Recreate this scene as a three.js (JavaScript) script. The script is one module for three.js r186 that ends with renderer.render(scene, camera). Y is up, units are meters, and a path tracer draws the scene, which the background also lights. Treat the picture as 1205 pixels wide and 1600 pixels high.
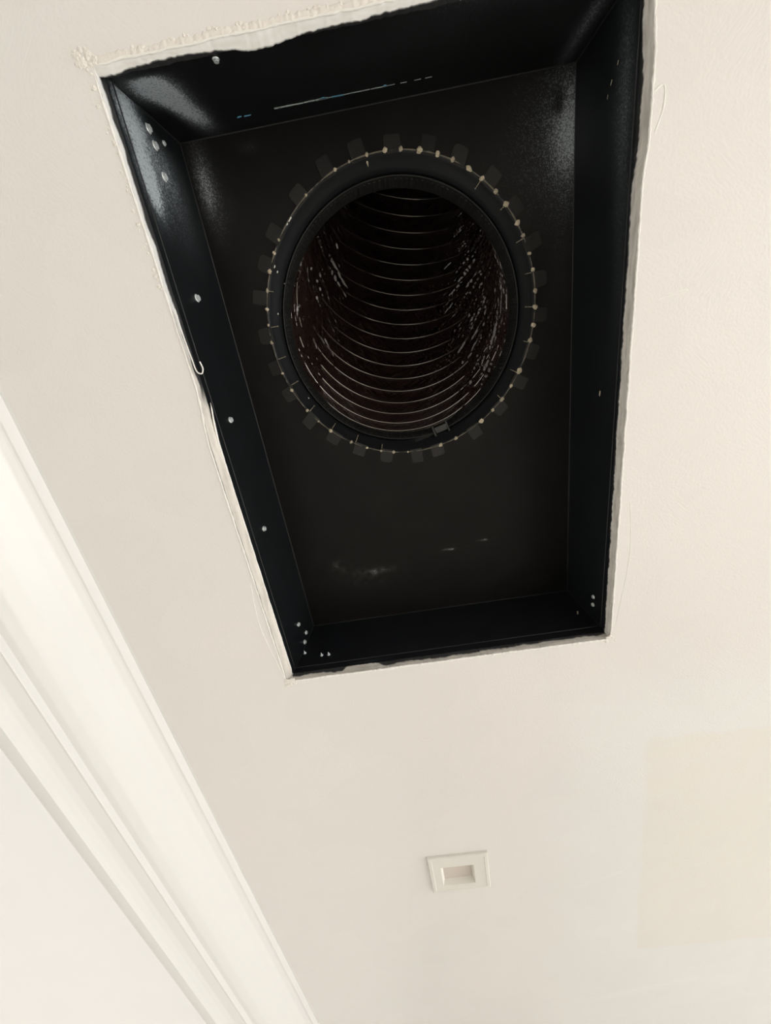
import * as THREE from 'three';
import { mergeGeometries } from 'three/addons/utils/BufferGeometryUtils.js';
import { ImprovedNoise } from 'three/addons/math/ImprovedNoise.js';
import { RoundedBoxGeometry } from 'three/addons/geometries/RoundedBoxGeometry.js';
import { RectAreaLightUniformsLib } from 'three/addons/lights/RectAreaLightUniformsLib.js';

// ------------------------------------------------------------------ camera, light, exposure
const scene = new THREE.Scene();
const EYE = 2.2;                                    // phone held 40 cm under a 2.6 m ceiling
const camera = new THREE.PerspectiveCamera(2 * Math.atan(800 / 574.78) * 180 / Math.PI, 1205 / 1600, 0.02, 50);
camera.position.set(0, EYE, 0);
{
  const m = new THREE.Matrix4().makeBasis(
    new THREE.Vector3(0.98745, -0.01007, -0.15763),
    new THREE.Vector3(0.15103, 0.35227, 0.92363),
    new THREE.Vector3(0.04623, -0.93584, 0.34937));
  camera.quaternion.setFromRotationMatrix(m);
}
scene.add(camera);
const renderer = new THREE.WebGLRenderer({ antialias: true });
renderer.toneMapping = THREE.LinearToneMapping;
renderer.toneMappingExposure = 0.845;
renderer.shadowMap.enabled = true;
RectAreaLightUniformsLib.init();
scene.background = new THREE.Color(0.75, 0.85, 1.0);

const sun = new THREE.DirectionalLight(new THREE.Color(1, 0.985, 0.965), 19);
sun.position.set(8, 4.2, 0.3 + 0.6); sun.target.position.set(0, 0, 0.3); scene.add(sun, sun.target);
sun.castShadow = true; sun.shadow.mapSize.set(2048, 2048);
Object.assign(sun.shadow.camera, { left: -6, right: 6, top: 6, bottom: -6, near: 0.5, far: 30 });

const ROOM = { x0: -0.49, x1: 5.2, z0: -5.4, z1: 3.4, top: 2.6, roof: 3.35 };
const WIN1 = { z0: -4.7, z1: -3.2, y0: 0.08, y1: 1.95 };   // in the right wall
const WIN2 = { z0: -2.2, z1: 2.2, y0: 0.08, y1: 2.1 };
function daylight(w, h, intensity, pos, look) {
  const l = new THREE.RectAreaLight(new THREE.Color(1.0, 0.995, 0.985), intensity, w, h);
  l.position.set(...pos); l.lookAt(...look); scene.add(l); l.updateMatrixWorld(); return l;
}
for (const [w, power] of [[WIN1, 4.0], [WIN2, 6.0]]) {
  const y = (w.y0 + w.y1) / 2, z = (w.z0 + w.z1) / 2;
  daylight(w.z1 - w.z0 - 0.1, w.y1 - w.y0 - 0.1, power, [ROOM.x1 - 0.005, y, z], [0, y, z]);
}

// ------------------------------------------------------------------ helpers
let seed = 7;
const rnd = () => { seed = (seed * 1664525 + 1013904223) >>> 0; return seed / 4294967296; };
const range = (a, b) => a + (b - a) * rnd();
const perlin = new ImprovedNoise();
const N = (x, y = 0.37, z = 0.71) => perlin.noise(x, y, z);
const clamp = (v, a = 0, b = 1) => Math.min(b, Math.max(a, v));
const smooth = (a, b, v) => { const t = clamp((v - a) / (b - a)); return t * t * (3 - 2 * t); };
const lerp = (a, b, t) => a + (b - a) * t;
const counts = {};
const numbered = n => { const k = counts[n] = (counts[n] ?? -1) + 1; return k ? `${n}_${String(k).padStart(3, '0')}` : n; };
function mesh(name, geometry, material, parent = scene) {
  const o = new THREE.Mesh(geometry, material);
  o.name = parent === scene ? numbered(name) : name;
  o.castShadow = o.receiveShadow = true; parent.add(o); return o;
}
function tag(o, label, category, group) { o.userData.label = label; o.userData.category = category; if (group) o.userData.group = group; return o; }
function structure(o) { o.userData.kind = 'structure'; return o; }
function thing(name, label, category, pos = [0, 0, 0], group) {
  const o = new THREE.Group(); o.name = numbered(name); o.position.set(...pos); scene.add(o); return tag(o, label, category, group);
}
const std = (r, g, b, roughness, extra = {}) => new THREE.MeshStandardMaterial({ color: new THREE.Color().setRGB(r, g, b), roughness, metalness: 0, ...extra });
function textureOf(w, h, fn, srgb = true) {           // fn(u, v) -> [r, g, b] 0..255
  const d = new Uint8Array(w * h * 4);
  for (let j = 0; j < h; j++) for (let i = 0; i < w; i++) {
    const c = fn((i + 0.5) / w, (j + 0.5) / h), k = (j * w + i) * 4;
    d[k] = clamp(c[0], 0, 255); d[k + 1] = clamp(c[1], 0, 255); d[k + 2] = clamp(c[2], 0, 255); d[k + 3] = 255;
  }
  const t = new THREE.DataTexture(d, w, h, THREE.RGBAFormat);
  t.magFilter = THREE.LinearFilter; t.minFilter = THREE.LinearMipmapLinearFilter; t.generateMipmaps = true;
  if (srgb) t.colorSpace = THREE.SRGBColorSpace;
  t.needsUpdate = true; return t;
}
function grid(nu, nv, fn, closedU = false) {            // fn(i, j) -> [x, y, z, u, v]; surface grid
  const pos = [], uv = [], idx = [];
  for (let j = 0; j < nv; j++) for (let i = 0; i < nu; i++) { const p = fn(i, j); pos.push(p[0], p[1], p[2]); uv.push(p[3] ?? i / (nu - 1), p[4] ?? j / (nv - 1)); }
  for (let j = 0; j < nv - 1; j++) for (let i = 0; i < (closedU ? nu : nu - 1); i++) {
    const a = j * nu + i, b = j * nu + (i + 1) % nu, c = a + nu, d = b + nu; idx.push(a, b, d, a, d, c);
  }
  const g = new THREE.BufferGeometry();
  g.setAttribute('position', new THREE.Float32BufferAttribute(pos, 3));
  g.setAttribute('uv', new THREE.Float32BufferAttribute(uv, 2));
  g.setIndex(idx); g.computeVertexNormals(); return g;
}
const V3 = (x, y, z) => new THREE.Vector3(x, y, z);
function plate(p00, p10, p01, p11, t) {                 // sheet of thickness t behind the quad (seen with p00,p10,p11,p01 counter-clockwise)
  const n = V3().crossVectors(p10.clone().sub(p00), p01.clone().sub(p00)).normalize().multiplyScalar(-t);
  const f = [p00, p10, p11, p01], b = f.map(p => p.clone().add(n));
  const pos = [], uv = [], idx = [], UVS = [[0, 0], [1, 0], [1, 1], [0, 1]];
  const quad = (vs, us) => { const k = pos.length / 3; vs.forEach((p, i) => { pos.push(p.x, p.y, p.z); uv.push(...us[i]); }); idx.push(k, k + 1, k + 2, k, k + 2, k + 3); };
  quad(f, UVS); quad([b[1], b[0], b[3], b[2]], [UVS[1], UVS[0], UVS[3], UVS[2]]);
  for (let i = 0; i < 4; i++) { const j = (i + 1) % 4; quad([f[j], f[i], b[i], b[j]], [UVS[j], UVS[i], UVS[i], UVS[j]]); }
  const g = new THREE.BufferGeometry();
  g.setAttribute('position', new THREE.Float32BufferAttribute(pos, 3)); g.setAttribute('uv', new THREE.Float32BufferAttribute(uv, 2));
  g.setIndex(idx); g.computeVertexNormals(); return g;
}
function boxAt(x0, x1, y0, y1, z0, z1) { const g = new THREE.BoxGeometry(x1 - x0, y1 - y0, z1 - z0); g.translate((x0 + x1) / 2, (y0 + y1) / 2, (z0 + z1) / 2); return g; }

// ------------------------------------------------------------------ room shell
const plasterWhite = std(0.80, 0.785, 0.745, 0.6);
const wallPaint = std(0.72, 0.71, 0.685, 0.55);
const T = 0.12;
structure(mesh('floor', boxAt(ROOM.x0 - T, ROOM.x1 + T, -0.1, 0, ROOM.z0 - T, ROOM.z1 + T), std(0.56, 0.53, 0.48, 0.5)));
structure(mesh('wall_left', boxAt(ROOM.x0 - T, ROOM.x0, 0, ROOM.roof, ROOM.z0 - T, ROOM.z1 + T), wallPaint));
structure(mesh('wall_back', boxAt(ROOM.x0, ROOM.x1, 0, ROOM.roof, ROOM.z1, ROOM.z1 + T), wallPaint));
structure(mesh('wall_right', mergeGeometries([
  boxAt(ROOM.x1, ROOM.x1 + T, 0, ROOM.roof, ROOM.z0 - T, WIN1.z0), boxAt(ROOM.x1, ROOM.x1 + T, 0, ROOM.roof, WIN1.z1, WIN2.z0), boxAt(ROOM.x1, ROOM.x1 + T, 0, ROOM.roof, WIN2.z1, ROOM.z1 + T),
  ...[WIN1, WIN2].flatMap(w => [boxAt(ROOM.x1, ROOM.x1 + T, 0, w.y0, w.z0, w.z1), boxAt(ROOM.x1, ROOM.x1 + T, w.y1, ROOM.roof, w.z0, w.z1)])]), wallPaint));
structure(mesh('wall_front', boxAt(ROOM.x0, ROOM.x1, 0, ROOM.roof, ROOM.z0 - T, ROOM.z0), wallPaint));
structure(mesh('roof', boxAt(ROOM.x0 - T, ROOM.x1 + T, ROOM.roof, ROOM.roof + 0.1, ROOM.z0 - T, ROOM.z1 + T), std(0.25, 0.2, 0.15, 0.9)));
{
  const frameMat = std(0.85, 0.85, 0.83, 0.4);
  const glass = new THREE.MeshPhysicalMaterial({ color: 0xffffff, roughness: 0, transmission: 1, thickness: 0 });
  [WIN1, WIN2].forEach((w, k) => {
    const g = structure(new THREE.Group()); g.name = `window_${k + 1}`; scene.add(g);
    const xc = ROOM.x1 + 0.06, f = 0.05, zm = (w.z0 + w.z1) / 2;
    mesh('window_frame', mergeGeometries([
      boxAt(xc - .03, xc + .03, w.y0, w.y0 + f, w.z0, w.z1), boxAt(xc - .03, xc + .03, w.y1 - f, w.y1, w.z0, w.z1),
      boxAt(xc - .03, xc + .03, w.y0 + f, w.y1 - f, w.z0, w.z0 + f), boxAt(xc - .03, xc + .03, w.y0 + f, w.y1 - f, w.z1 - f, w.z1),
      boxAt(xc - .03, xc + .03, w.y0 + f, w.y1 - f, zm - f / 2, zm + f / 2)]), frameMat, g);
    for (const [a, b] of [[w.z0 + f, zm - f / 2], [zm + f / 2, w.z1 - f]]) mesh('pane', boxAt(xc - .003, xc + .003, w.y0 + f, w.y1 - f, a, b), glass, g);
  });
}

// ------------------------------------------------------------------ ceiling with the sawn opening
const CY = ROOM.top, BOARD = 0.0125;
const HOLE = { x0: -0.1895, x1: 0.249, zt: 0.2612, zb: -0.3772 };
const leftEdge = z => HOLE.x0 - 0.0062 * smooth(0.02, -0.05, z) + 0.0004 * N(z * 60, 3.1);
const rightEdge = z => HOLE.x1 + 0.0008 + 0.0030 * smooth(0.12, 0.15, z) * smooth(0.24, 0.19, z) + 0.0007 * N(z * 70, 8.2) + 0.0004 * N(z * 260, 2.2);
const topEdge = x => HOLE.zt + 0.0009 * N(x * 60, 1.3) + 0.0005 * N(x * 240, 4.4);
const botEdge = x => HOLE.zb - 0.0007 * N(x * 60, 6.3) - 0.0006 * N(x * 300, 4.9);
function edgeLoop(step = 0.003) {
  const p = [];
  for (let x = HOLE.x0; x < HOLE.x1; x += step) p.push([x, topEdge(x)]);
  for (let z = HOLE.zt; z > HOLE.zb; z -= step) p.push([rightEdge(z), z]);
  for (let x = HOLE.x1; x > HOLE.x0; x -= step) p.push([x, botEdge(x)]);
  for (let z = HOLE.zb; z < HOLE.zt; z += step) p.push([leftEdge(z), z]);
  return p;
}
const CMAP = { x0: -0.5, z0: -1.9, w: 2.0, h: 2.6 };
function segDist(px, pz, a, b) {
  const dx = b[0] - a[0], dz = b[1] - a[1], t = clamp(((px - a[0]) * dx + (pz - a[1]) * dz) / (dx * dx + dz * dz));
  return [Math.hypot(px - a[0] - dx * t, pz - a[1] - dz * t), t];
}
const strokes = [[[0.20, -0.972], [0.30, -0.925], 0.010, 0.5], [[0.22, -1.447], [0.49, -1.376], 0.022, 0.6], [[0.20, -0.66], [0.27, -0.67], 0.02, 0.3], [[0.29, -0.86], [0.34, -0.86], 0.02, 0.3], [[0.22, -1.15], [0.27, -1.13], 0.04, 0.3]];
const ceilingMap = textureOf(1000, 1300, (u, v) => {
  const x = CMAP.x0 + u * CMAP.w, z = CMAP.z0 + v * CMAP.h;
  let r = 229, g = 225, b = 221;
  const n = N(x * 5, z * 5, 0.2) + 0.5 * N(x * 14, z * 14, 3.3);
  r += n * 2.0; g += n * 1.5; b += n * 1.6;
  // fresher white coat around the filled patch
  const fresh = smooth(0.10, 0.30, x + 0.05 * N(x * 6, z * 6, 9)) * smooth(-0.40, -0.55, z);
  r -= 1 * fresh; g += 1.5 * fresh; b += 3.0 * fresh;
  const wob = 0.006 * N(x * 22, z * 22, 5.1), pl = lerp(0.318, 0.352, clamp((-0.587 - z) / 0.63));
  const patch = smooth(pl - 0.008, pl + 0.008, x + wob) * smooth(-0.574, -0.590, z + wob) * smooth(-1.228, -1.210, z + wob);
  r -= 0.5 * patch; g -= 3 * patch; b -= 7 * patch;
  for (const [a, c, w, k] of strokes) { const [d, t] = segDist(x, z, a, c); const s = k * smooth(w, 0, d) * smooth(0, .25, t) * (0.7 + 0.5 * N(x * 40, z * 90, 2)); r += 3 * s; g += 4 * s; b += 6 * s; }
  return [r, g, b];
});
ceilingMap.repeat.set(1 / CMAP.w, 1 / CMAP.h); ceilingMap.offset.set(-CMAP.x0 / CMAP.w, -CMAP.z0 / CMAP.h);
const TAU = Math.PI * 2;
const peel = textureOf(512, 512, (u, v) => {           // roller stipple, tileable
  const n = (f, s) => { const R = f / TAU; return perlin.noise(R * Math.cos(u * TAU) + s, R * Math.sin(u * TAU) + R * Math.cos(v * TAU), R * Math.sin(v * TAU) + s * 2); };
  const h = 128 + 70 * n(60, 1) + 50 * n(140, 7); return [h, h, h];
}, false);
peel.wrapS = peel.wrapT = THREE.RepeatWrapping; peel.repeat.set(1 / 0.16, 1 / 0.16);
const ceilingPaint = new THREE.MeshStandardMaterial({ map: ceilingMap, roughness: 0.27, metalness: 0, bumpMap: peel, bumpScale: 0.00017 });
const ceiling = (() => {
  const s = new THREE.Shape([[ROOM.x0, ROOM.z0], [ROOM.x1, ROOM.z0], [ROOM.x1, ROOM.z1], [ROOM.x0, ROOM.z1]].map(p => new THREE.Vector2(...p)));
  s.holes.push(new THREE.Path(edgeLoop().map(p => new THREE.Vector2(...p))));
  s.holes.push(new THREE.Path([[-0.032, -0.905], [0.033, -0.905], [0.033, -0.8435], [-0.032, -0.8435]].map(p => new THREE.Vector2(...p))));   // cut-out for the recessed light
  const g = new THREE.ExtrudeGeometry(s, { depth: BOARD, bevelEnabled: false });
  g.applyMatrix4(new THREE.Matrix4().makeBasis(V3(1, 0, 0), V3(0, 0, 1), V3(0, -1, 0)).setPosition(0, CY + BOARD, 0));
  const p = g.attributes.position, uv = g.attributes.uv;
  for (let i = 0; i < p.count; i++) uv.setXY(i, p.getX(i), p.getZ(i));
  return structure(mesh('ceiling', g, ceilingPaint));
})();

// lumpy plaster and caulk along the sawn edge: a half-round bead swept along a path, displaced by noise
function bead(path, width, height, lump, freq, y = CY, down = 1, taper = 0.03) {
  const n = path.length, m = 9;
  return grid(m, n, (i, j) => {
    const a = path[Math.max(0, j - 1)], b = path[Math.min(n - 1, j + 1)], tx = b[0] - a[0], tz = b[1] - a[1], L = Math.hypot(tx, tz) || 1;
    const nx = tz / L, nz = -tx / L, [px, pz] = path[j];
    const k = 1 + lump * (N(px * freq, pz * freq, 1.7) + 0.6 * N(px * freq * 3.1, pz * freq * 3.1, 5.5));
    const tp = taper ? 0.15 + 0.85 * smooth(0, taper, j / (n - 1)) * smooth(1, 1 - taper, j / (n - 1)) : 1;
    const w = tp * Math.max(0.0003, width * k), h = tp * Math.max(0.0001, height * (k + lump * 0.6 * N(px * freq * 2, pz * freq * 2, 8 + i * 0.6)));
    const t = Math.PI * i / (m - 1), off = Math.cos(t) * w * 0.5;
    return [px + nx * off, y - down * (Math.sin(t) * h - 0.0001), pz + nz * off];
  });
}
const line = (n, fn) => Array.from({ length: n + 1 }, (_, i) => fn(i / n));
const rimMat = std(0.79, 0.745, 0.69, 0.6);
const rimWhite = std(0.84, 0.82, 0.77, 0.5);
{
  const xs = t => lerp(HOLE.x0 - 0.002, HOLE.x1, t), zs = t => lerp(HOLE.zb, HOLE.zt, t);
  mesh('plaster_edge', bead(line(420, t => [xs(t), topEdge(xs(t)) + 0.0028]), 0.0046, 0.0007, 0.8, 330), rimMat, ceiling);
  mesh('plaster_edge', bead(line(420, t => [xs(t), topEdge(xs(t)) + 0.0006]), 0.0020, 0.0008, 0.4, 160), rimWhite, ceiling);
  mesh('plaster_edge', bead(line(420, t => [rightEdge(zs(t)) + 0.0008, zs(t)]), 0.0020, 0.0008, 0.6, 260), rimWhite, ceiling);
  mesh('plaster_edge', bead(line(420, t => [leftEdge(zs(t)) - 0.0010, zs(t)]), 0.0022, 0.0007, 0.5, 140), rimWhite, ceiling);
  mesh('plaster_edge', bead(line(420, t => [xs(t), botEdge(xs(t)) - 0.0012]), 0.0028, 0.0008, 0.8, 260), rimWhite, ceiling);
  // crumbs of filler on the corners and along the top edge
  const blob = new THREE.IcosahedronGeometry(1, 2);
  { const p = blob.attributes.position; for (let i = 0; i < p.count; i++) { const k = 1 + 0.45 * N(p.getX(i) * 1.7 + 4, p.getY(i) * 1.7, p.getZ(i) * 1.7); p.setXYZ(i, p.getX(i) * k, p.getY(i) * k, p.getZ(i) * k); } blob.computeVertexNormals(); }
  const crumbs = [];
  for (let i = 0; i < 120; i++) {
    const t = rnd(), s = range(0.0005, 0.0017), side = i % 3;
    const p = side < 2 ? [xs(t), topEdge(xs(t)) + range(0.0015, 0.0065)] : [leftEdge(zs(0.75 + t * 0.25)) - range(0.001, 0.006), zs(0.75 + t * 0.25)];
    const g = blob.clone(); g.rotateY(range(0, 6)); g.scale(s * range(0.7, 1.6), s * 0.5, s); g.translate(p[0], CY, p[1]); crumbs.push(g);
  }
  for (const [x, z, n] of [[-0.193, 0.266, 26], [-0.192, -0.381, 34], [0.250, -0.378, 10]]) for (let i = 0; i < n; i++) {
    const s = range(0.0008, 0.0026), g = blob.clone(); g.rotateY(range(0, 6)); g.scale(s * range(0.7, 1.6), s * 0.35, s);
    g.translate(x + range(-0.008, 0.007), CY, z + range(-0.004, 0.006)); crumbs.push(g);
  }
  const c = mesh('plaster_crumbs', mergeGeometries(crumbs), rimMat, ceiling); c.userData.kind = 'stuff';
  // trowel scratches and thin smear outlines left in the paint beside the opening
  const scr = (pts, w) => { const cv = new THREE.CatmullRomCurve3(pts.map(p => V3(p[0], CY, p[1]))); mesh('paint_ridge', bead(cv.getPoints(60).map(p => [p.x, p.z]), w, 0.0004, 0.5, 120), rimWhite, ceiling); };
  scr([[-0.2010, -0.215], [-0.2075, -0.277], [-0.2035, -0.325], [-0.1975, -0.374]], 0.0011);
  scr([[0.2545, 0.178], [0.262, 0.181], [0.2635, 0.168], [0.2575, 0.150]], 0.0013);
  scr([[0.2735, 0.0245], [0.287, 0.0265], [0.3007, 0.0275]], 0.0010);
  scr([[0.262, -0.18], [0.2665, -0.25], [0.2555, -0.36]], 0.0008);
}
// the sawn faces of the board, each with its own smear of paint running over the metal
function cutFace(path, inset, topFn, color) {           // path: points at ceiling level; inset moves the face into the opening
  const n = path.length, m = 15;
  const g = grid(m, n, (i, j) => {
    const a = path[Math.max(0, j - 1)], b = path[Math.min(n - 1, j + 1)], tx = b[0] - a[0], tz = b[1] - a[1], L = Math.hypot(tx, tz) || 1;
    const v = i / (m - 1), h = topFn(j / (n - 1)), [px, pz] = path[j], k = 0.0004 * N(px * 300, pz * 300, v * 5) + (typeof inset === 'function' ? inset(pz) : inset) * (0.15 + 0.85 * v);
    return [px + tz / L * k, CY + v * h, pz - tx / L * k];
  });
  const p = g.attributes.position, c = [];
  for (let i = 0; i < p.count; i++) { const q = color(p.getX(i), (p.getY(i) - CY) / BOARD, p.getZ(i)); c.push(...q); }
  g.setAttribute('color', new THREE.Float32BufferAttribute(c, 3)); return g;
}
{
  const vm = new THREE.MeshStandardMaterial({ vertexColors: true, roughness: 0.7, side: THREE.DoubleSide });
  const xs = t => lerp(HOLE.x0, HOLE.x1, t), zs = t => lerp(HOLE.zb, HOLE.zt, t);
  const mixc = (a, b, t) => a.map((v, i) => lerp(v, b[i], clamp(t)));
  const white = [0.80, 0.79, 0.76], paper = [0.78, 0.73, 0.66], grey = [0.56, 0.52, 0.47], dark = [0.03, 0.03, 0.03];
  const full = extra => t => BOARD * (1.03 + Math.max(0, extra(t)));
  { // far side: plaster turned in over the metal as a slanting lip
    const n = 520, m = 13, g = grid(m, n, (i, j) => {
      const t = j / (n - 1), x = lerp(HOLE.x0, HOLE.x1, t), v = i / (m - 1), lip = Math.max(0.0008, 0.0041 + 0.0024 * N(t * 8, 2.2) + 0.0030 * Math.exp(-(((t - 0.33) / 0.08) ** 2)) - 0.0024 * smooth(0.48, 0.66, t) + 0.0006 * N(t * 60, 1.2) + 0.0003 * N(t * 200, 1.2));
      const f = Math.min(1, v / 0.7), b = clamp((v - 0.7) / 0.3), k = 0.0003 * N(x * 220, v * 4, 3) * (1 - b);
      return [x, CY + (f < 1 ? f * lip * 0.85 : lip * 0.85 + b * (BOARD * 1.03 - lip * 0.85)) - k, topEdge(x) - lip * (f < 1 ? Math.pow(f, 0.9) : 1 - b)];
    });
    const p = g.attributes.position, c = [];
    for (let k = 0; k < p.count; k++) { const v = (k % m) / (m - 1), x = p.getX(k); c.push(...mixc(mixc(white, [0.74, 0.72, 0.68], 0.4 + N(x * 60, v * 4, 1)), dark, smooth(0.62, 0.72, v + 0.06 * N(x * 150, v * 3, 6)))); }
    g.setAttribute('color', new THREE.Float32BufferAttribute(c, 3)); mesh('cut_edge', g, vm, ceiling);
  }
  mesh('cut_edge', cutFace(line(520, t => [rightEdge(zs(1 - t)), zs(1 - t)]), 0.0012, full(t => 0.10 * N(t * 90, 1.8)),
    (x, y, z) => mixc(mixc(mixc(paper, grey, 0.35 + 1.2 * N(z * 40, y * 3, 4)), white, smooth(0.6, 1, y) * 0.7 + 0.5 * N(z * 90, y, 9)), dark, smooth(0.84, 0.97, y + 0.16 * N(z * 40, 1, 3) + 0.10 * N(z * 200, 1, 3)))), vm, ceiling);
  mesh('cut_edge', cutFace(line(520, t => [xs(1 - t), botEdge(xs(1 - t))]), 0.0006, full(t => 0),
    (x, y, z) => { const edge = 0.50 + 0.26 * N(x * 28, 2, 2) + 0.12 * N(x * 120, 1, 2) + 0.5 * smooth(-0.118, -0.110, x) * smooth(-0.055, -0.070, x) + 0.2 * smooth(0.05, 0.2, x);
      return mixc(mixc(paper, grey, 0.5 + 1.0 * N(x * 40, y * 3, 14)), dark, smooth(edge - 0.12, edge + 0.12, y)); }), vm, ceiling);
  mesh('cut_edge', cutFace(line(520, t => [leftEdge(zs(t)), zs(t)]), z => 0.0006 + 0.0046 * smooth(0.02, -0.05, z), full(t => 0),
    (x, y, z) => mixc(mixc(mixc(paper, grey, 0.45 + 0.7 * N(z * 30, y * 2, 24)), white, smooth(0.02, 0.08, z)), dark, smooth(0.35, 0.6, y + 0.5 * N(z * 40, 1, 6)) * smooth(-0.01, 0.02, z))), vm, ceiling);
  // thin inner bead of filler where the lower left board edge meets the metal
  mesh('plaster_edge', bead(line(300, t => { const z = lerp(HOLE.zb, 0.0, t); return [leftEdge(z) + 0.0050, z]; }), 0.0022, 0.0012, 0.3, 60, CY + BOARD - 0.0008), rimWhite, ceiling);
}

// ------------------------------------------------------------------ crown moulding along the left wall
{
  const prof = [[-0.3860, 0.4], [-0.3896, 0.3995], [-0.3900, 0.3985], [-0.3902, 0.3878], [-0.3906, 0.3874], [-0.3930, 0.3872]];
  const sCurve = (a, b, n, f) => { for (let i = 1; i <= n; i++) { const t = i / n; prof.push([lerp(a[0], b[0], t), lerp(a[1], b[1], f(t))]); } };
  sCurve([-0.3930, 0.3870], [-0.4462, 0.3276], 26, t => smooth(0, 1, Math.pow(t, 0.82)) * 0.95 + 0.05 * t);
  prof.push([-0.4464, 0.3268], [-0.4466, 0.3205], [-0.4472, 0.3196]);
  sCurve([-0.4472, 0.3196], [-0.4720, 0.3010], 16, t => Math.pow(t, 1.9));
  prof.push([-0.4728, 0.2998], [-0.4734, 0.2996], [-0.4894, 0.2996]);
  const nz = 70, z0 = ROOM.z0, z1 = ROOM.z1;
  const g = grid(prof.length, nz, (i, j) => { const z = lerp(z0, z1, j / (nz - 1)); return [prof[i][0], EYE + prof[i][1], z]; });
  const g2 = (() => { // solid: close the back
    const s = new THREE.Shape([...prof.map(p => new THREE.Vector2(p[0], p[1])), new THREE.Vector2(-0.49, 0.2996), new THREE.Vector2(-0.49, 0.4)]);
    const e = new THREE.ExtrudeGeometry(s, { depth: z1 - z0, bevelEnabled: false, steps: 1 }); e.translate(0, EYE, z0); return e;
  })();
  const m = new THREE.MeshStandardMaterial({ color: new THREE.Color().setRGB(0.735, 0.728, 0.70), roughness: 0.28 });
  const { toCreasedNormals } = await import('three/addons/utils/BufferGeometryUtils.js');
  structure(mesh('trim_1', toCreasedNormals(g2, 0.5), m));
}

// ------------------------------------------------------------------ black plenum box above the opening
const BX = { y0: CY + BOARD, y1: EYE + 0.5156, l0: -0.1897, l1: -0.1780, r0: 0.2494, r1: 0.2465, t: 0.2645, b: -0.3762 };
const hash = (i, j) => { const v = Math.sin(i * 127.1 + j * 311.7) * 43758.5453; return v - Math.floor(v); };
const blobAt = (p, q, c, e, s) => { const a = (p - c[0]) / e[0], b = (q - c[1]) / e[1], co = Math.cos(s || 0), si = Math.sin(s || 0); return Math.exp(-((a * co + b * si) ** 2 + (-a * si + b * co) ** 2)); };
function panelMap(w, h, at, base, dustGlareOf) {             // pale overspray on the black paint, plus painted window glare and sheen, in grains
  return textureOf(w, h, (u, v) => {
    const [p, q] = at(u, v), n = N(p * 25, q * 25, 1.2) + 0.5 * N(p * 80, q * 80, 2.8);
    let d = clamp(dustGlareOf(p, q));
    const grain = hash(Math.floor(p / 0.00085 + 0.35 * N(p * 900, q * 900, 6)), Math.floor(q / 0.00085));
    d = clamp(Math.min(0.8, d * lerp(0.34, 0.58, smooth(0.35, 0.95, d)) + (grain < d * 0.9 ? d * (0.10 + 0.60 * hash(Math.floor(p / 0.00085), Math.floor(q / 0.00085) + 77)) : 0)));
    const k = 1 + 0.22 * n + 0.10 * (rnd() - 0.5);
    return [lerp(base[0] * k, 205, d), lerp(base[1] * k, 214, d), lerp(base[2] * k, 219, d)];
  });
}
const black = (map, rough = 0.5, spec = 0.8) => new THREE.MeshPhysicalMaterial({ map, roughness: rough, metalness: 0, specularIntensity: spec });
const matteBlack = (r, g, b, rough, spec) => new THREE.MeshPhysicalMaterial({ color: new THREE.Color().setRGB(r, g, b), roughness: rough, metalness: 0, specularIntensity: spec });
const plenum = thing('plenum_box', 'black painted sheet metal plenum box recessed in the rectangular ceiling opening', 'vent box', [0, BX.y0, 0]);
const local = g => g.translate(0, -BX.y0, 0);
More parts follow.
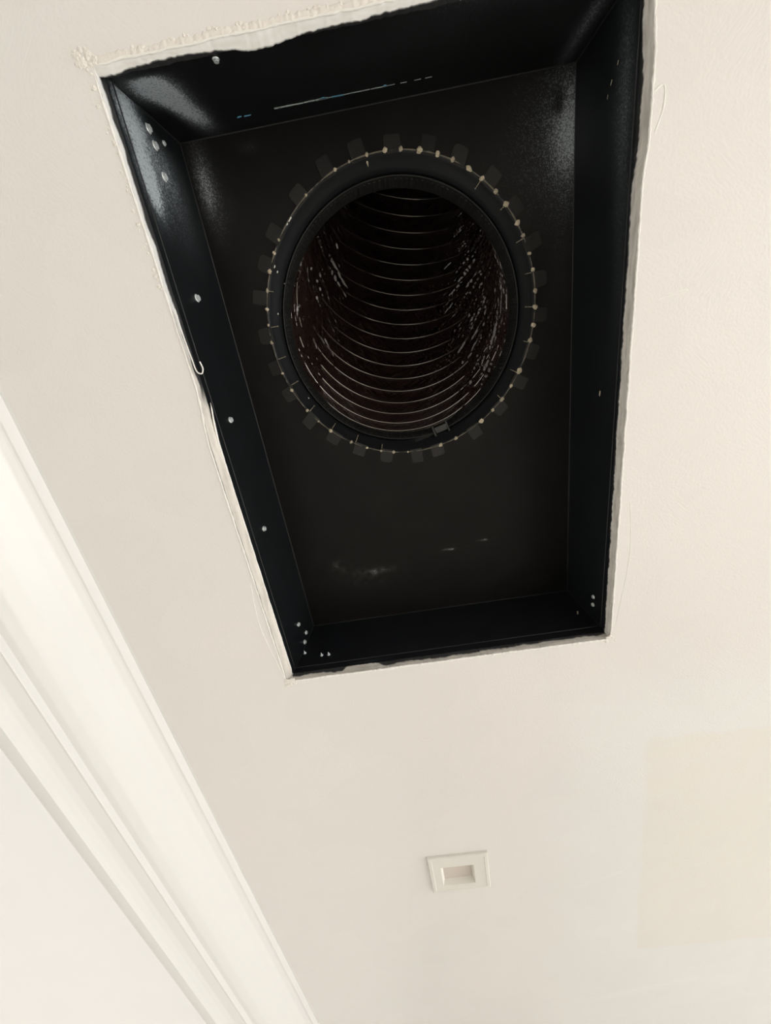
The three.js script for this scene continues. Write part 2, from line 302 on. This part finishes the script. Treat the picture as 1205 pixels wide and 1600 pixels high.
// top panel with the round hole
const DC = { x: 0.08635 * 0.4, z: 0.14492 * 0.4 };      // duct centre
{
  const s = new THREE.Shape([[BX.l1 - 0.004, BX.b - 0.003], [BX.r1 + 0.004, BX.b - 0.003], [BX.r1 + 0.004, BX.t + 0.003], [BX.l1 - 0.004, BX.t + 0.003]].map(p => new THREE.Vector2(...p)));
  const hole = new THREE.Path(); hole.absarc(DC.x, DC.z, 0.1652, 0, TAU, true); s.holes.push(hole);
  const g = new THREE.ExtrudeGeometry(s, { depth: 0.001, bevelEnabled: false, curveSegments: 96 });
  g.applyMatrix4(new THREE.Matrix4().makeBasis(V3(1, 0, 0), V3(0, 0, 1), V3(0, -1, 0)).setPosition(0, BX.y1 + 0.001, 0));
  const p = g.attributes.position, uv = g.attributes.uv, W = BX.r1 - BX.l1, H = BX.t - BX.b;
  for (let i = 0; i < p.count; i++) uv.setXY(i, (p.getX(i) - BX.l1) / W, (p.getZ(i) - BX.b) / H);
  const map = panelMap(860, 1280, (u, v) => [BX.l1 + u * W, BX.b + v * H], [17, 16.5, 15.5], (x, z) => {
    let d = 0.58 * blobAt(x, z, [0.243, 0.215], [0.022, 0.055], 0) + 0.38 * blobAt(x, z, [0.215, 0.205], [0.05, 0.075], 0.2) + 0.12 * blobAt(x, z, [0.235, 0.10], [0.02, 0.09], 0);
    d -= 0.35 * blobAt(x, z, [0.229, 0.236], [0.006, 0.011], 0);
    d += 0.60 * blobAt(x, z, [-0.163, 0.225], [0.012, 0.040], 0) + 0.14 * blobAt(x, z, [-0.150, 0.205], [0.020, 0.05], 0);
    d += 0.22 * blobAt(x, z, [-0.105, 0.250], [0.012, 0.005], 0.3);
    const g = 0.5 + N(x * 120, z * 120, 3.4);
    d += 1.7 * g * (0.34 * blobAt(x, z, [-0.113, -0.272], [0.013, 0.009]) + 0.30 * blobAt(x, z, [-0.058, -0.289], [0.030, 0.006], 0.12) + 0.12 * blobAt(x, z, [-0.075, -0.300], [0.045, 0.016]));
    d += 1.7 * g * (0.55 * blobAt(x, z, [0.066, -0.270], [0.020, 0.0022], 0.15) + 0.6 * blobAt(x, z, [0.122, -0.2625], [0.012, 0.0020], 0.12));
    return d;
  });
  mesh('top_panel', local(g), black(map, 0.55, 0.35), plenum);
}
const corner = {
  lb0: V3(BX.l0, BX.y0, BX.b), lb1: V3(BX.l1, BX.y1, BX.b), lt0: V3(BX.l0, BX.y0, BX.t), lt1: V3(BX.l1, BX.y1, BX.t),
  rb0: V3(BX.r0, BX.y0, BX.b), rb1: V3(BX.r1, BX.y1, BX.b), rt0: V3(BX.r0, BX.y0, BX.t), rt1: V3(BX.r1, BX.y1, BX.t)
};
const D = BX.y1 - BX.y0, LZ = BX.t - BX.b;
// each wall: u runs up, v runs along, or the other way round, so that the face looks into the box
const leftPanel = mesh('side_panel', local(plate(corner.lb0, corner.lb1, corner.lt0, corner.lt1, 0.001)), black(panelMap(200, 1200, (u, v) => [0.4125 + u * D, BX.b + v * LZ], [14, 17, 19], (y, z) => {
  let d = 0.95 * blobAt(y, z, [0.433, 0.200], [0.013, 0.030], 0.12) + 0.85 * blobAt(y, z, [0.432, 0.252], [0.020, 0.024], 0.0) + 0.50 * blobAt(y, z, [0.462, 0.225], [0.034, 0.040], 0.1) + 0.25 * blobAt(y, z, [0.47, 0.18], [0.04, 0.045]);  // smooth window glare on this wall, painted in together with dust
  d -= 0.45 * blobAt(y, z, [0.490, 0.258], [0.030, 0.009], 0.25);
  d *= smooth(0.4135, 0.4175, y) ; d += 0.10 * (0.5 + N(y * 90, z * 90)) * blobAt(y, z, [0.43, -0.13], [0.02, 0.03]);
  return d;
}), 0.42), plenum);
const rightPanel = mesh('side_panel', local(plate(corner.rb0, corner.rt0, corner.rb1, corner.rt1, 0.001)), black(panelMap(1200, 200, (u, v) => [BX.b + u * LZ, 0.4125 + v * D], [17, 20, 22], (z, y) => {
  return 0.04 + 0.42 * blobAt(z, y, [0.20, 0.432], [0.09, 0.016]) + 0.20 * blobAt(z, y, [0.06, 0.425], [0.12, 0.012]) + 0.05 * blobAt(z, y, [-0.28, 0.425], [0.08, 0.02]);  // grey sheen of the wall painted into its colour as pale grains
}), 0.45), plenum);
const topWall = mesh('side_panel', local(plate(corner.lt0, corner.lt1, corner.rt0, corner.rt1, 0.001)), black(panelMap(200, 900, (u, v) => [0.4125 + u * D, BX.l0 + v * (BX.r0 - BX.l0)], [13, 14, 15], (y, x) => {
  let d = 1.0 * blobAt(y, x, [0.437, -0.166], [0.020, 0.020], 0.3) + 0.85 * blobAt(y, x, [0.462, -0.156], [0.030, 0.017], 0.30) + 0.45 * blobAt(y, x, [0.490, -0.146], [0.026, 0.013], 0.30);  // corner glare painted in along with the speckled overspray
  d -= 0.6 * blobAt(y, x, [0.495, -0.174], [0.03, 0.008], 0.05);
  d *= smooth(0.419, 0.428, y);
  d += 0.50 * blobAt(y, x, [0.455, 0.2335], [0.08, 0.0095], -0.06) + 0.28 * blobAt(y, x, [0.414, 0.15], [0.012, 0.08]) + 0.10 * blobAt(y, x, [0.44, 0.07], [0.025, 0.12]) + 0.05;
  return d;
}), 0.45), plenum);
const bottomWall = mesh('side_panel', local(plate(corner.lb0, corner.rb0, corner.lb1, corner.rb1, 0.001)), black(panelMap(900, 200, (u, v) => [BX.l0 + u * (BX.r0 - BX.l0), 0.4125 + v * D], [15, 17, 21], (x, y) => 0.05 * blobAt(x, y, [-0.05, 0.43], [0.08, 0.015]) + 0.30 * blobAt(x, y, [-0.085, 0.4165], [0.03, 0.002])), 0.5), plenum);
// folded seams where the walls meet the top panel, corner folds and the hemmed lower edges
{
  const seam = std(0.022, 0.022, 0.022, 0.35);
  const bar = (a, b, r) => { const d = b.clone().sub(a), g = new RoundedBoxGeometry(r * 2, d.length(), r * 2, 2, r * 0.6); g.applyQuaternion(new THREE.Quaternion().setFromUnitVectors(V3(0, 1, 0), d.normalize())); const c = a.clone().add(b).multiplyScalar(0.5); return g.translate(c.x, c.y, c.z); };
  const e = 0.0007;
  for (const [a, b] of [['lb1', 'lt1'], ['lt1', 'rt1'], ['rt1', 'rb1'], ['rb1', 'lb1'], ['lb0', 'lb1'], ['rb0', 'rb1'], ['lt0', 'lt1'], ['rt0', 'rt1']])
    mesh('seam', local(bar(corner[a], corner[b], e)), seam, plenum);
  const up = p => p.clone();
  const lift = (a, b, t) => a.clone().lerp(b, t);
  mesh('hem', local(bar(lift(corner.rb0, corner.rb1, 0.09), lift(corner.rt0, corner.rt1, 0.03), e)), seam, plenum);
  mesh('hem', local(bar(lift(corner.lb0, corner.lb1, 0.08), lift(corner.lt0, corner.lt1, 0.10), e)), seam, plenum);
  mesh('hem', local(bar(lift(corner.lb0, corner.lb1, 0.10), lift(corner.rb0, corner.rb1, 0.12), e)), seam, plenum);
  // outward flange that lies on top of the board
  mesh('flange', local(mergeGeometries([boxAt(BX.l0 - 0.03, BX.l0 - .0011, BX.y0, BX.y0 + 0.001, BX.b - 0.03, BX.t + 0.03), boxAt(BX.r0 + .0011, BX.r0 + 0.03, BX.y0, BX.y0 + 0.001, BX.b - 0.03, BX.t + 0.03),
    boxAt(BX.l0, BX.r0, BX.y0, BX.y0 + 0.001, BX.t + .0011, BX.t + 0.03), boxAt(BX.l0, BX.r0, BX.y0, BX.y0 + 0.001, BX.b - 0.03, BX.b - .0011)])), seam, plenum);
}
// hex washer-head screws (zinc)
{
  const zinc = std(0.72, 0.76, 0.76, 0.32, { metalness: 0.45 });
  const headShape = new THREE.Shape(Array.from({ length: 6 }, (_, i) => new THREE.Vector2(0.0027 * Math.cos(i * Math.PI / 3), 0.0027 * Math.sin(i * Math.PI / 3))));
  const head = new THREE.ExtrudeGeometry(headShape, { depth: 0.0022, bevelEnabled: true, bevelSize: 0.0004, bevelThickness: 0.0004, bevelSegments: 2 });
  const washer = new THREE.CylinderGeometry(0.0036, 0.0040, 0.0007, 20).rotateX(Math.PI / 2).translate(0, 0, 0.0004);
  const screwGeo = mergeGeometries([head.toNonIndexed(), washer.toNonIndexed()]);
  const normals = { left: V3(1, -0.11, 0).normalize(), right: V3(-1, 0, 0), top: V3(0, 0, -1), bottom: V3(0, 0, 1) };
  const wallX = y => lerp(BX.l0, BX.l1, (y - 0.4125) / D);
  const place = (panel, wall, x, y, z, s, tilt) => {
    const o = mesh('screw', screwGeo, zinc, panel), n = normals[wall].clone().add(V3(range(-.1, .1), range(-.1, .1), range(-.1, .1)).multiplyScalar(tilt)).normalize();
    o.quaternion.setFromUnitVectors(V3(0, 0, 1), n); o.rotateZ(range(0, 1)); o.scale.setScalar(s); o.position.set(x, y + EYE - BX.y0, z);
  };
  for (const [y, z, s] of [[0.4591, 0.2507, 1], [0.4621, 0.2391, 1], [0.481, 0.2493, 0.6], [0.462, 0.2146, 1], [0.4559, 0.1067, 1], [0.449, -0.0226, 0.95], [0.4506, -0.1656, 0.95], [0.4669, -0.3342, 0.9], [0.483, -0.3630, 0.9], [0.4702, -0.3705, 0.9]])
    place(leftPanel, 'left', wallX(y), y, z, s, 1);
  for (const [y, z] of [[0.4421, -0.3395], [0.442, -0.3525]]) place(rightPanel, 'right', 0.2485, y, z, 0.75, 1);
  place(topWall, 'top', -0.0971, 0.4225, BX.t, 0.75, 1);
  // screw points that come through the short wall from outside
  const tip = mergeGeometries([new THREE.ConeGeometry(0.0019, 0.006, 12).rotateX(Math.PI / 2).translate(0, 0, 0.003).toNonIndexed(), new THREE.TorusGeometry(0.0021, 0.0005, 6, 14).translate(0, 0, 0.0006).toNonIndexed()]);
  for (const [x, y] of [[-0.1800, 0.4507], [-0.1522, 0.4412], [-0.1413, 0.4405]]) {
    const o = mesh('screw_point', tip, zinc, bottomWall); o.position.set(x, y + EYE - BX.y0, BX.b); o.rotation.z = range(0, 3);
  }
}
// scraps of blue masking tape and chips of dried paint left on the metal
{
  const ly = y => y + EYE - BX.y0;
  const sliver = (pts) => { const s = new THREE.Shape(pts.map(p => new THREE.Vector2(...p))); return new THREE.ExtrudeGeometry(s, { depth: 0.0002, bevelEnabled: false }); };
  const blue = std(0.16, 0.42, 0.62, 0.6), pale = std(0.42, 0.48, 0.47, 0.6), tan = std(0.62, 0.54, 0.40, 0.7);
  const onTop = (name, x, y, pts, m, rot = 0) => { const o = mesh(name, sliver(pts), m, topWall); o.position.set(x, ly(y), BX.t - 0.0004); o.rotation.z = rot; };
  onTop('tape_scrap', -0.104, 0.494, [[-.0025, .0006], [-.001, .0009], [.0028, .0001], [.0020, -.0010], [-.001, -.0009]], blue);
  onTop('tape_scrap', -0.0955, 0.4946, [[-.0035, .0008], [.0030, .0004], [.0042, -.0006], [-.003, -.0009]], blue);
  onTop('tape_scrap', -0.0166, 0.4927, [[-.006, .0006], [.0065, .0008], [.003, -.0010], [.0005, -.0022], [-.002, -.0012]], blue);
  onTop('tape_scrap', -0.0020, 0.4931, [[-.006, .0007], [.0065, .0008], [.0065, -.0008], [-.005, -.0010]], blue);
  onTop('tape_scrap', 0.0461, 0.4922, [[-.002, .0004], [.0025, .0012], [.0022, -.0005], [.0, -.0012]], blue);
  for (let i = 0; i < 26; i++) { const x = -0.064 + i * 0.0062 + range(-.001, .001), k = i < 9 ? 1.5 : i < 18 ? 0.7 : 0.5; if (i > 17 && rnd() < 0.4) continue;
    onTop('tape_scrap', x, lerp(0.4924, 0.4936, i / 26), [[-.0033, .0008 * k * range(.5, 1)], [.0033, .0008 * k * range(.5, 1)], [.0033, -.0008 * k * range(.5, 1)], [-.0033, -.0008 * k * range(.5, 1)]], pale); }
  const onRight = (y, z, w, h, rot) => { const o = mesh('paint_chip', sliver([[-w, h], [w * .7, h * .8], [w, -h], [-w * .5, -h * .9]]), tan, rightPanel); o.position.set(0.2483, ly(y), z); o.rotation.y = -Math.PI / 2; o.rotateZ(rot); };
  onRight(0.4483, -0.0617, 0.0012, 0.0030, 1.3); onRight(0.4571, 0.2057, 0.0007, 0.0016, 1.2); onRight(0.452, 0.213, 0.0005, 0.0018, 0.9); onRight(0.4427, 0.2212, 0.0005, 0.0014, 1.0);
  const o = mesh('paint_chip', sliver([[-.001, .004], [.001, .0035], [.0012, -.004], [-.0005, -.0035]]), tan, bottomWall); o.position.set(0.2345, ly(0.457), BX.b + 0.0012); o.rotation.z = -0.5;
}

// ------------------------------------------------------------------ round collar with folded tabs
const RC = 0.16510;
const collar = thing('duct_collar', 'round black metal collar with folded tabs and tan sealant dabs around the dark duct mouth', 'duct collar', [DC.x, BX.y1, DC.z]);
{
  const prof = [[.1672, -.0010], [.1662, -.0014], [.1648, -.0008], [.1630, .0020], [.1600, .0060], [.1565, .0100], [.1535, .0140], [.1515, .0185], [.1510, .0300], [.1518, .0300], [.1524, .0185], [.1546, .0140], [.1576, .0105], [.1612, .0066], [.1640, .0030], [.1672, -.0010]].map(p => new THREE.Vector2(...p));
  const blackMetal = matteBlack(0.006, 0.007, 0.008, 0.38, 0.6);
  mesh('sleeve', new THREE.LatheGeometry(prof, 160), blackMetal, collar);
  const tabMats = [matteBlack(0.011, 0.011, 0.010, 0.6, 0.7), matteBlack(0.014, 0.0135, 0.0125, 0.62, 0.7), matteBlack(0.0085, 0.0085, 0.008, 0.55, 0.7)];
  const tabShape = (w, l, c) => { const s = new THREE.Shape(); s.moveTo(-w / 2, -0.002); s.lineTo(w / 2, -0.002); s.lineTo(w / 2 - .0004, l - c); s.quadraticCurveTo(w / 2 - .0004, l, w / 2 - c, l); s.lineTo(-w / 2 + c, l); s.quadraticCurveTo(-w / 2, l, -w / 2, l - c); return s; };
  const tabGeos = [[.0165, .0165, .003], [.018, .015, .004], [.0155, .018, .0025], [.0175, .016, .006]].map(a => new THREE.ExtrudeGeometry(tabShape(...a), { depth: 0.0007, bevelEnabled: true, bevelSize: .0003, bevelThickness: .0002, bevelSegments: 1 }));
  const deg = [98, 85, 72, 60, 46, 33, 19, 6, -7, -21, -34, -47, -62, -81, -91, -105, -118, -131, -144, -158, -170, 177, 163, 151, 140, 124, 111];
  const edgeMat = std(0.36, 0.31, 0.22, 0.75);
  deg.forEach((d, i) => {
    const a = d * Math.PI / 180, o = mesh('tab', tabGeos[i % 4], tabMats[i % 3], collar);
    // local x tangential, y radial outward, z down
    const rad = V3(Math.cos(a), 0, Math.sin(a)), dn = V3(0, -1, 0), tan = V3().crossVectors(rad, dn);
    o.quaternion.setFromRotationMatrix(new THREE.Matrix4().makeBasis(tan, rad, dn));
    o.rotateX(-range(0.02, 0.09)); o.rotateZ(range(-0.06, 0.06));
    o.position.set(rad.x * 0.1655, -0.0004, rad.z * 0.1655);
    if (d < -100 || d > 160 || (d > -50 && d < 60)) {     // a smear of tan sealant caught along one side of the tab
      const l = range(.007, .014), g = bead(line(24, t => [0.0085, t * l]), 0.0010, 0.0007, 0.9, 500, 0);
      g.rotateX(Math.PI / 2); const b = mesh('sealant_smear', g, edgeMat, o); b.position.set(d < -60 || d > 100 ? 0 : -0.0172, 0, 0.0008); b.rotation.y = 0;
    }
  });
  const sealMats = [std(0.46, 0.40, 0.28, 0.75), std(0.38, 0.33, 0.24, 0.8), std(0.54, 0.47, 0.34, 0.7)];
  const dabGeos = [0, 1, 2, 3].map(k => { const g = new THREE.IcosahedronGeometry(1, 3), p = g.attributes.position; for (let i = 0; i < p.count; i++) { const q = 1 + 0.5 * N(p.getX(i) * 1.4 + k * 5, p.getY(i) * 1.4, p.getZ(i) * 1.4); p.setXYZ(i, p.getX(i) * q, p.getY(i) * q * 0.6, p.getZ(i) * q); } g.computeVertexNormals(); return g; });
  [95, 102, 108, 122, 141, 146, 153, 160, 167, 173, -180, -167, -159, -148, -141, -134, -123, -115, -108, -102, -95, -79, -71, -57, -50, -44, -37, -30, -17, -11, -4, 2, 10, 16, 23, 28, 36, 42, 49, 55, 62, 68, 75, 82, 88].forEach((d, i) => {
    const a = d * Math.PI / 180, right = d > -60 && d < 100, s = (right ? range(.0020, .0031) : range(.0012, .0024));
    const o = mesh('sealant_dab', dabGeos[i % 4], sealMats[i % 3], collar);
    o.position.set(Math.cos(a) * 0.1664, -0.0012, Math.sin(a) * 0.1664); o.rotation.y = -a + range(-.4, .4); o.scale.set(s * range(.8, 1.1), s, s * range(.8, 1.4));
  });
  { // pointed drip of sealant hanging over the collar edge, upper left of the mouth
    const a = 95.3 * Math.PI / 180, g = new THREE.ConeGeometry(0.0022, 0.011, 8); g.rotateX(-Math.PI / 2);
    const o = mesh('sealant_drip', g, sealMats[2], collar); o.position.set(Math.cos(a) * 0.1612, 0.0032, Math.sin(a) * 0.1612); o.rotation.y = -a + Math.PI / 2; o.rotation.x = -0.45;
  }
  const bead1 = bead(line(720, t => [Math.cos(t * TAU) * 0.1662, Math.sin(t * TAU) * 0.1662]), 0.0013, 0.0012, 0.9, 60, -0.0006, 1, 0);
  mesh('sealant_bead', bead1, std(0.13, 0.115, 0.085, 0.75), collar);
  // flecks of white paint on the sleeve
  const fleck = new THREE.IcosahedronGeometry(1, 1), wm = std(0.7, 0.68, 0.62, 0.6);
  for (const [d, r, y, s] of [[150.4, .1632, .0017, .0016], [151.7, .1598, .0058, .0012], [154.7, .1518, .0160, .0008], [168, .1560, .010, .0010], [-152, .1560, .010, .0009], [133, .1655, -.0012, .0012], [132, .1655, -.0012, .0014], [134.5, .1655, -.0012, .0012]]) {
    const o = mesh('paint_fleck', fleck, wm, collar), a = d * Math.PI / 180; o.position.set(Math.cos(a) * r, y, Math.sin(a) * r); o.scale.set(s * 0.7, s * 0.35, s * 1.2); o.rotation.y = -a;
  }
}

// ------------------------------------------------------------------ ribbed clamp band at the top of the collar
const clampBand = thing('duct_clamp', 'ribbed black clamp band with buckle holding the flexible duct inside the collar', 'clamp', [DC.x, EYE + 1.326 * 0.4, DC.z]);
{
  const m = matteBlack(0.009, 0.009, 0.0085, 0.5, 0.7);
  const prof = [[.1508, -.0004], [.1500, -.0008], [.1492, .0000], [.1440, .0134], [.1437, .0150], [.1442, .0156], [.1460, .0150], [.1512, .0012], [.1508, -.0004]].map(p => new THREE.Vector2(...p));
  mesh('band', new THREE.LatheGeometry(prof, 160), m, clampBand);
  const ribs = [], n = 150, base = new RoundedBoxGeometry(0.0105, 0.0016, 0.0030, 1, 0.0006);
  for (let i = 0; i < n; i++) { const g = base.clone(); g.rotateZ(1.94 + 0.0); g.translate(0.1466, 0.0068, 0); g.rotateY(i / n * TAU); ribs.push(g); }
  const r = mesh('rib', mergeGeometries(ribs), m, clampBand); r.userData.kind = 'stuff';
  const a = -75.5 * Math.PI / 180, bm = std(0.03, 0.03, 0.029, 0.4);
  const buckle = new THREE.Group(); buckle.name = 'buckle'; clampBand.add(buckle); buckle.rotation.y = -a; buckle.position.set(Math.cos(a) * 0.149, 0.001, Math.sin(a) * 0.149);
  mesh('buckle_body', mergeGeometries([new RoundedBoxGeometry(0.009, 0.004, 0.018, 2, 0.0012).translate(-0.001, -0.001, 0)]), bm, buckle);
  for (const z of [-0.0105, 0.0095]) { const g = new RoundedBoxGeometry(0.016, 0.0030, 0.0026, 2, 0.0009); g.rotateZ(-0.5); mesh('buckle_prong', g.translate(-0.001, -0.003, z), bm, buckle); }
  const tail = grid(2, 40, (i, j) => { const t = lerp(-104, -80, j / 39) * Math.PI / 180, rr = lerp(0.1612, 0.1520, j / 39) - i * 0.0042; return [Math.cos(t) * rr, lerp(-0.0080, -0.0014, j / 39) + i * 0.006, Math.sin(t) * rr]; });
  mesh('strap_tail', tail, new THREE.MeshStandardMaterial({ color: new THREE.Color().setRGB(.03, .03, .03), roughness: 0.5, side: THREE.DoubleSide }), clampBand);
}

// ------------------------------------------------------------------ flexible duct, bending away above the ceiling
const duct = thing('flexible_duct', 'dark flexible duct of crinkled film on wire rings seen through the round opening', 'duct', [DC.x, EYE + 1.36 * 0.4, DC.z]);
{
  const S4 = 0.4, thEnd = 2.3175, L = 0.8935, phi = 0.2435, rd = 0.3753, ds = 0.0538, s0 = 0.037, ox = -0.0024, oz = 0.0099, NR = 22;
  const nS = 1200, Smax = s0 + ds * NR, Cs = [[ox, 0, oz]], th = s => thEnd * (1 - Math.exp(-s / L));
  const Tn = s => { const t = th(s); return [Math.sin(t) * Math.sin(phi), Math.cos(t), Math.sin(t) * Math.cos(phi)]; };
  for (let i = 1; i <= nS; i++) { const a = Tn((i - 0.5) / nS * Smax), h = Smax / nS, p = Cs[i - 1]; Cs.push([p[0] + a[0] * h, p[1] + a[1] * h, p[2] + a[2] * h]); }
  const Ca = s => { const q = clamp(s / Smax, 0, 1) * nS, i = Math.min(nS - 1, Math.floor(q)), f = q - i; return Cs[i].map((v, k) => lerp(v, Cs[i + 1][k], f)); };
  const B = V3(Math.cos(phi), 0, -Math.sin(phi));
  const frame = s => { const t = V3(...Tn(s)).normalize(); return [V3(...Ca(s)), t, V3().crossVectors(B, t)]; };
  const ringMat = std(0.62, 0.60, 0.57, 0.16, { metalness: 0.9 });
  const ringGeo = new THREE.TorusGeometry(rd * S4, 0.00065, 8, 144);
  for (let i = 0; i < NR; i++) {
    const [c, t, n] = frame(s0 + ds * i), o = mesh('wire_ring', ringGeo, ringMat, duct);
    o.position.copy(c.multiplyScalar(S4)); o.quaternion.setFromRotationMatrix(new THREE.Matrix4().makeBasis(B, n.negate(), t));
  }
  const per = 24, nv = NR * per, nu = 720;
  const ridged = v => 1 - Math.abs(v) * 2;
  const liner = grid(nu, nv, (i, j) => {
    const s = Smax * j / (nv - 1), a = i / nu * TAU, [c, t, n] = frame(s);
    const q = (s - s0) / ds, f = q - Math.floor(q), mid = q < 0 ? 0 : 4 * f * (1 - f);
    const side = Math.abs(Math.cos(a));                  // film is slack at the sides, taut below
    const ca = Math.cos(a) * 9, sa = Math.sin(a) * 9, k = Math.floor(q) * 3.7;
    let aa = Math.abs(((a + Math.PI / 2 + Math.PI * 3) % TAU) - Math.PI);       // 0 at the underside, pi at the crown
    const diag = q - aa * rd / 0.13, arc = aa * rd / 0.16 + (Math.cos(a) > 0 ? 31 : 0);
    const fold = ridged(N(diag * 2.4, arc, 1.5)) * 0.6 + ridged(N(diag * 5.1 + 7, arc * 1.8, 4.5)) * 0.3 + ridged(N(ca * 2.7 + f * 3, sa * 2.7 - f * 2, k + 9)) * 0.25;
    const slack = smooth(0.45, 0.95, side + 0.25 * N(aa * 5, q * 0.8, 2.2));
    const r = rd + 0.0035 + mid * (0.006 - 0.006 * slack * fold) - slack * (0.0120 * Math.max(0, fold - 0.22)) - (1 - slack) * mid * 0.003 * fold;
    const p = B.clone().multiplyScalar(Math.cos(a) * r).addScaledVector(n, Math.sin(a) * r).add(c).multiplyScalar(S4);
    return [p.x, p.y, p.z];
  }, true);
  mesh('liner', liner, new THREE.MeshPhysicalMaterial({ color: new THREE.Color().setRGB(0.028, 0.016, 0.0145), roughness: 0.17, metalness: 0, ior: 1.75 }), duct);
}

// ------------------------------------------------------------------ square recessed light, switched off
{
  const X0 = -0.0510, X1 = 0.0572, Z0 = -0.9215, Z1 = -0.8155, ix0 = -0.0297, ix1 = 0.0303, iz0 = -0.9025, iz1 = -0.8460;
  const cx = (X0 + X1) / 2, cz = (Z0 + Z1) / 2, hw = (X1 - X0) / 2, hh = (Z1 - Z0) / 2;
  const lamp = thing('recessed_light', 'small square white recessed light, unlit, on the bare ceiling beyond the opening', 'ceiling light', [cx, CY, cz]);
  const m = std(0.73, 0.705, 0.65, 0.45);
  // frame: four-sided profile swept around the opening
  const prof = [[0, 0], [0, -0.0035], [0.0012, -0.0048], [0.006, -0.0052], [0.0075, -0.0044], [1, -0.0040]];
  const sides = [[-1, -1], [1, -1], [1, 1], [-1, 1]];
  const inX0 = ix0 - cx, inX1 = ix1 - cx, inZ0 = iz0 - cz, inZ1 = iz1 - cz;
  const ptAt = (k, p) => {
    const [sx, sz] = sides[k], ox = sx * hw, oz = sz * hh, nx = sx < 0 ? inX0 : inX1, nz = sz < 0 ? inZ0 : inZ1;
    return p[0] === 1 ? [nx, p[1], nz] : [ox - sx * p[0], p[1], oz - sz * p[0]];
  };
  const tris = [];
  for (let k = 0; k < 4; k++) for (let i = 0; i < prof.length - 1; i++) {
    const a = ptAt(k, prof[i]), b = ptAt((k + 1) % 4, prof[i]), c = ptAt((k + 1) % 4, prof[i + 1]), d = ptAt(k, prof[i + 1]);
    tris.push(...a, ...c, ...b, ...a, ...d, ...c);
  }
  const back = prof.length;
  const g = new THREE.BufferGeometry(); g.setAttribute('position', new THREE.Float32BufferAttribute(tris, 3));
  g.setAttribute('uv', new THREE.Float32BufferAttribute(new Array(tris.length / 3 * 2).fill(0), 2)); g.computeVertexNormals();
  mesh('frame', g, m, lamp);
  const dep = 0.0050, sl = 0.0035;
  const wall = (a, b, c, d) => plate(V3(...a), V3(...b), V3(...c), V3(...d), 0.0004);
  const y0 = -0.0040, y1 = dep;
  const q = (sx, sz, up) => [up ? (sx < 0 ? inX0 + sl : inX1 - sl) : (sx < 0 ? inX0 : inX1), up ? y1 : y0, up ? (sz < 0 ? inZ0 + sl : inZ1 - sl) : (sz < 0 ? inZ0 : inZ1)];
  const wm = std(0.84, 0.82, 0.77, 0.4);  // paler copy for the left reflector: light from the right put into colour
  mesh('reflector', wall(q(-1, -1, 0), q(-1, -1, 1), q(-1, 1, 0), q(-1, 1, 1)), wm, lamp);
  mesh('reflector', wall(q(1, -1, 0), q(1, 1, 0), q(1, -1, 1), q(1, 1, 1)), m, lamp);
  mesh('reflector', wall(q(-1, 1, 0), q(-1, 1, 1), q(1, 1, 0), q(1, 1, 1)), m, lamp);
  mesh('reflector', wall(q(-1, -1, 0), q(1, -1, 0), q(-1, -1, 1), q(1, -1, 1)), m, lamp);
  mesh('diffuser', wall(q(-1, -1, 1), q(1, -1, 1), q(-1, 1, 1), q(1, 1, 1)), std(0.62, 0.55, 0.49, 0.5), lamp);
}

// ------------------------------------------------------------------ loose curl of dried paint on the left edge
{
  const c = new THREE.CatmullRomCurve3([V3(-0.1862, CY - 0.0006, 0.088), V3(-0.1858, CY - 0.001, 0.066), V3(-0.1846, CY - 0.0012, 0.044), V3(-0.1832, CY - 0.0012, 0.0305), V3(-0.1792, CY - 0.0016, 0.0285), V3(-0.1764, CY - 0.002, 0.0325), V3(-0.1768, CY - 0.003, 0.0395)]);
  tag(mesh('paint_curl', new THREE.TubeGeometry(c, 80, 0.0007, 6), rimWhite), 'thin white curl of peeled paint hooking over the left edge of the opening', 'paint scrap');
}

renderer.render(scene, camera);
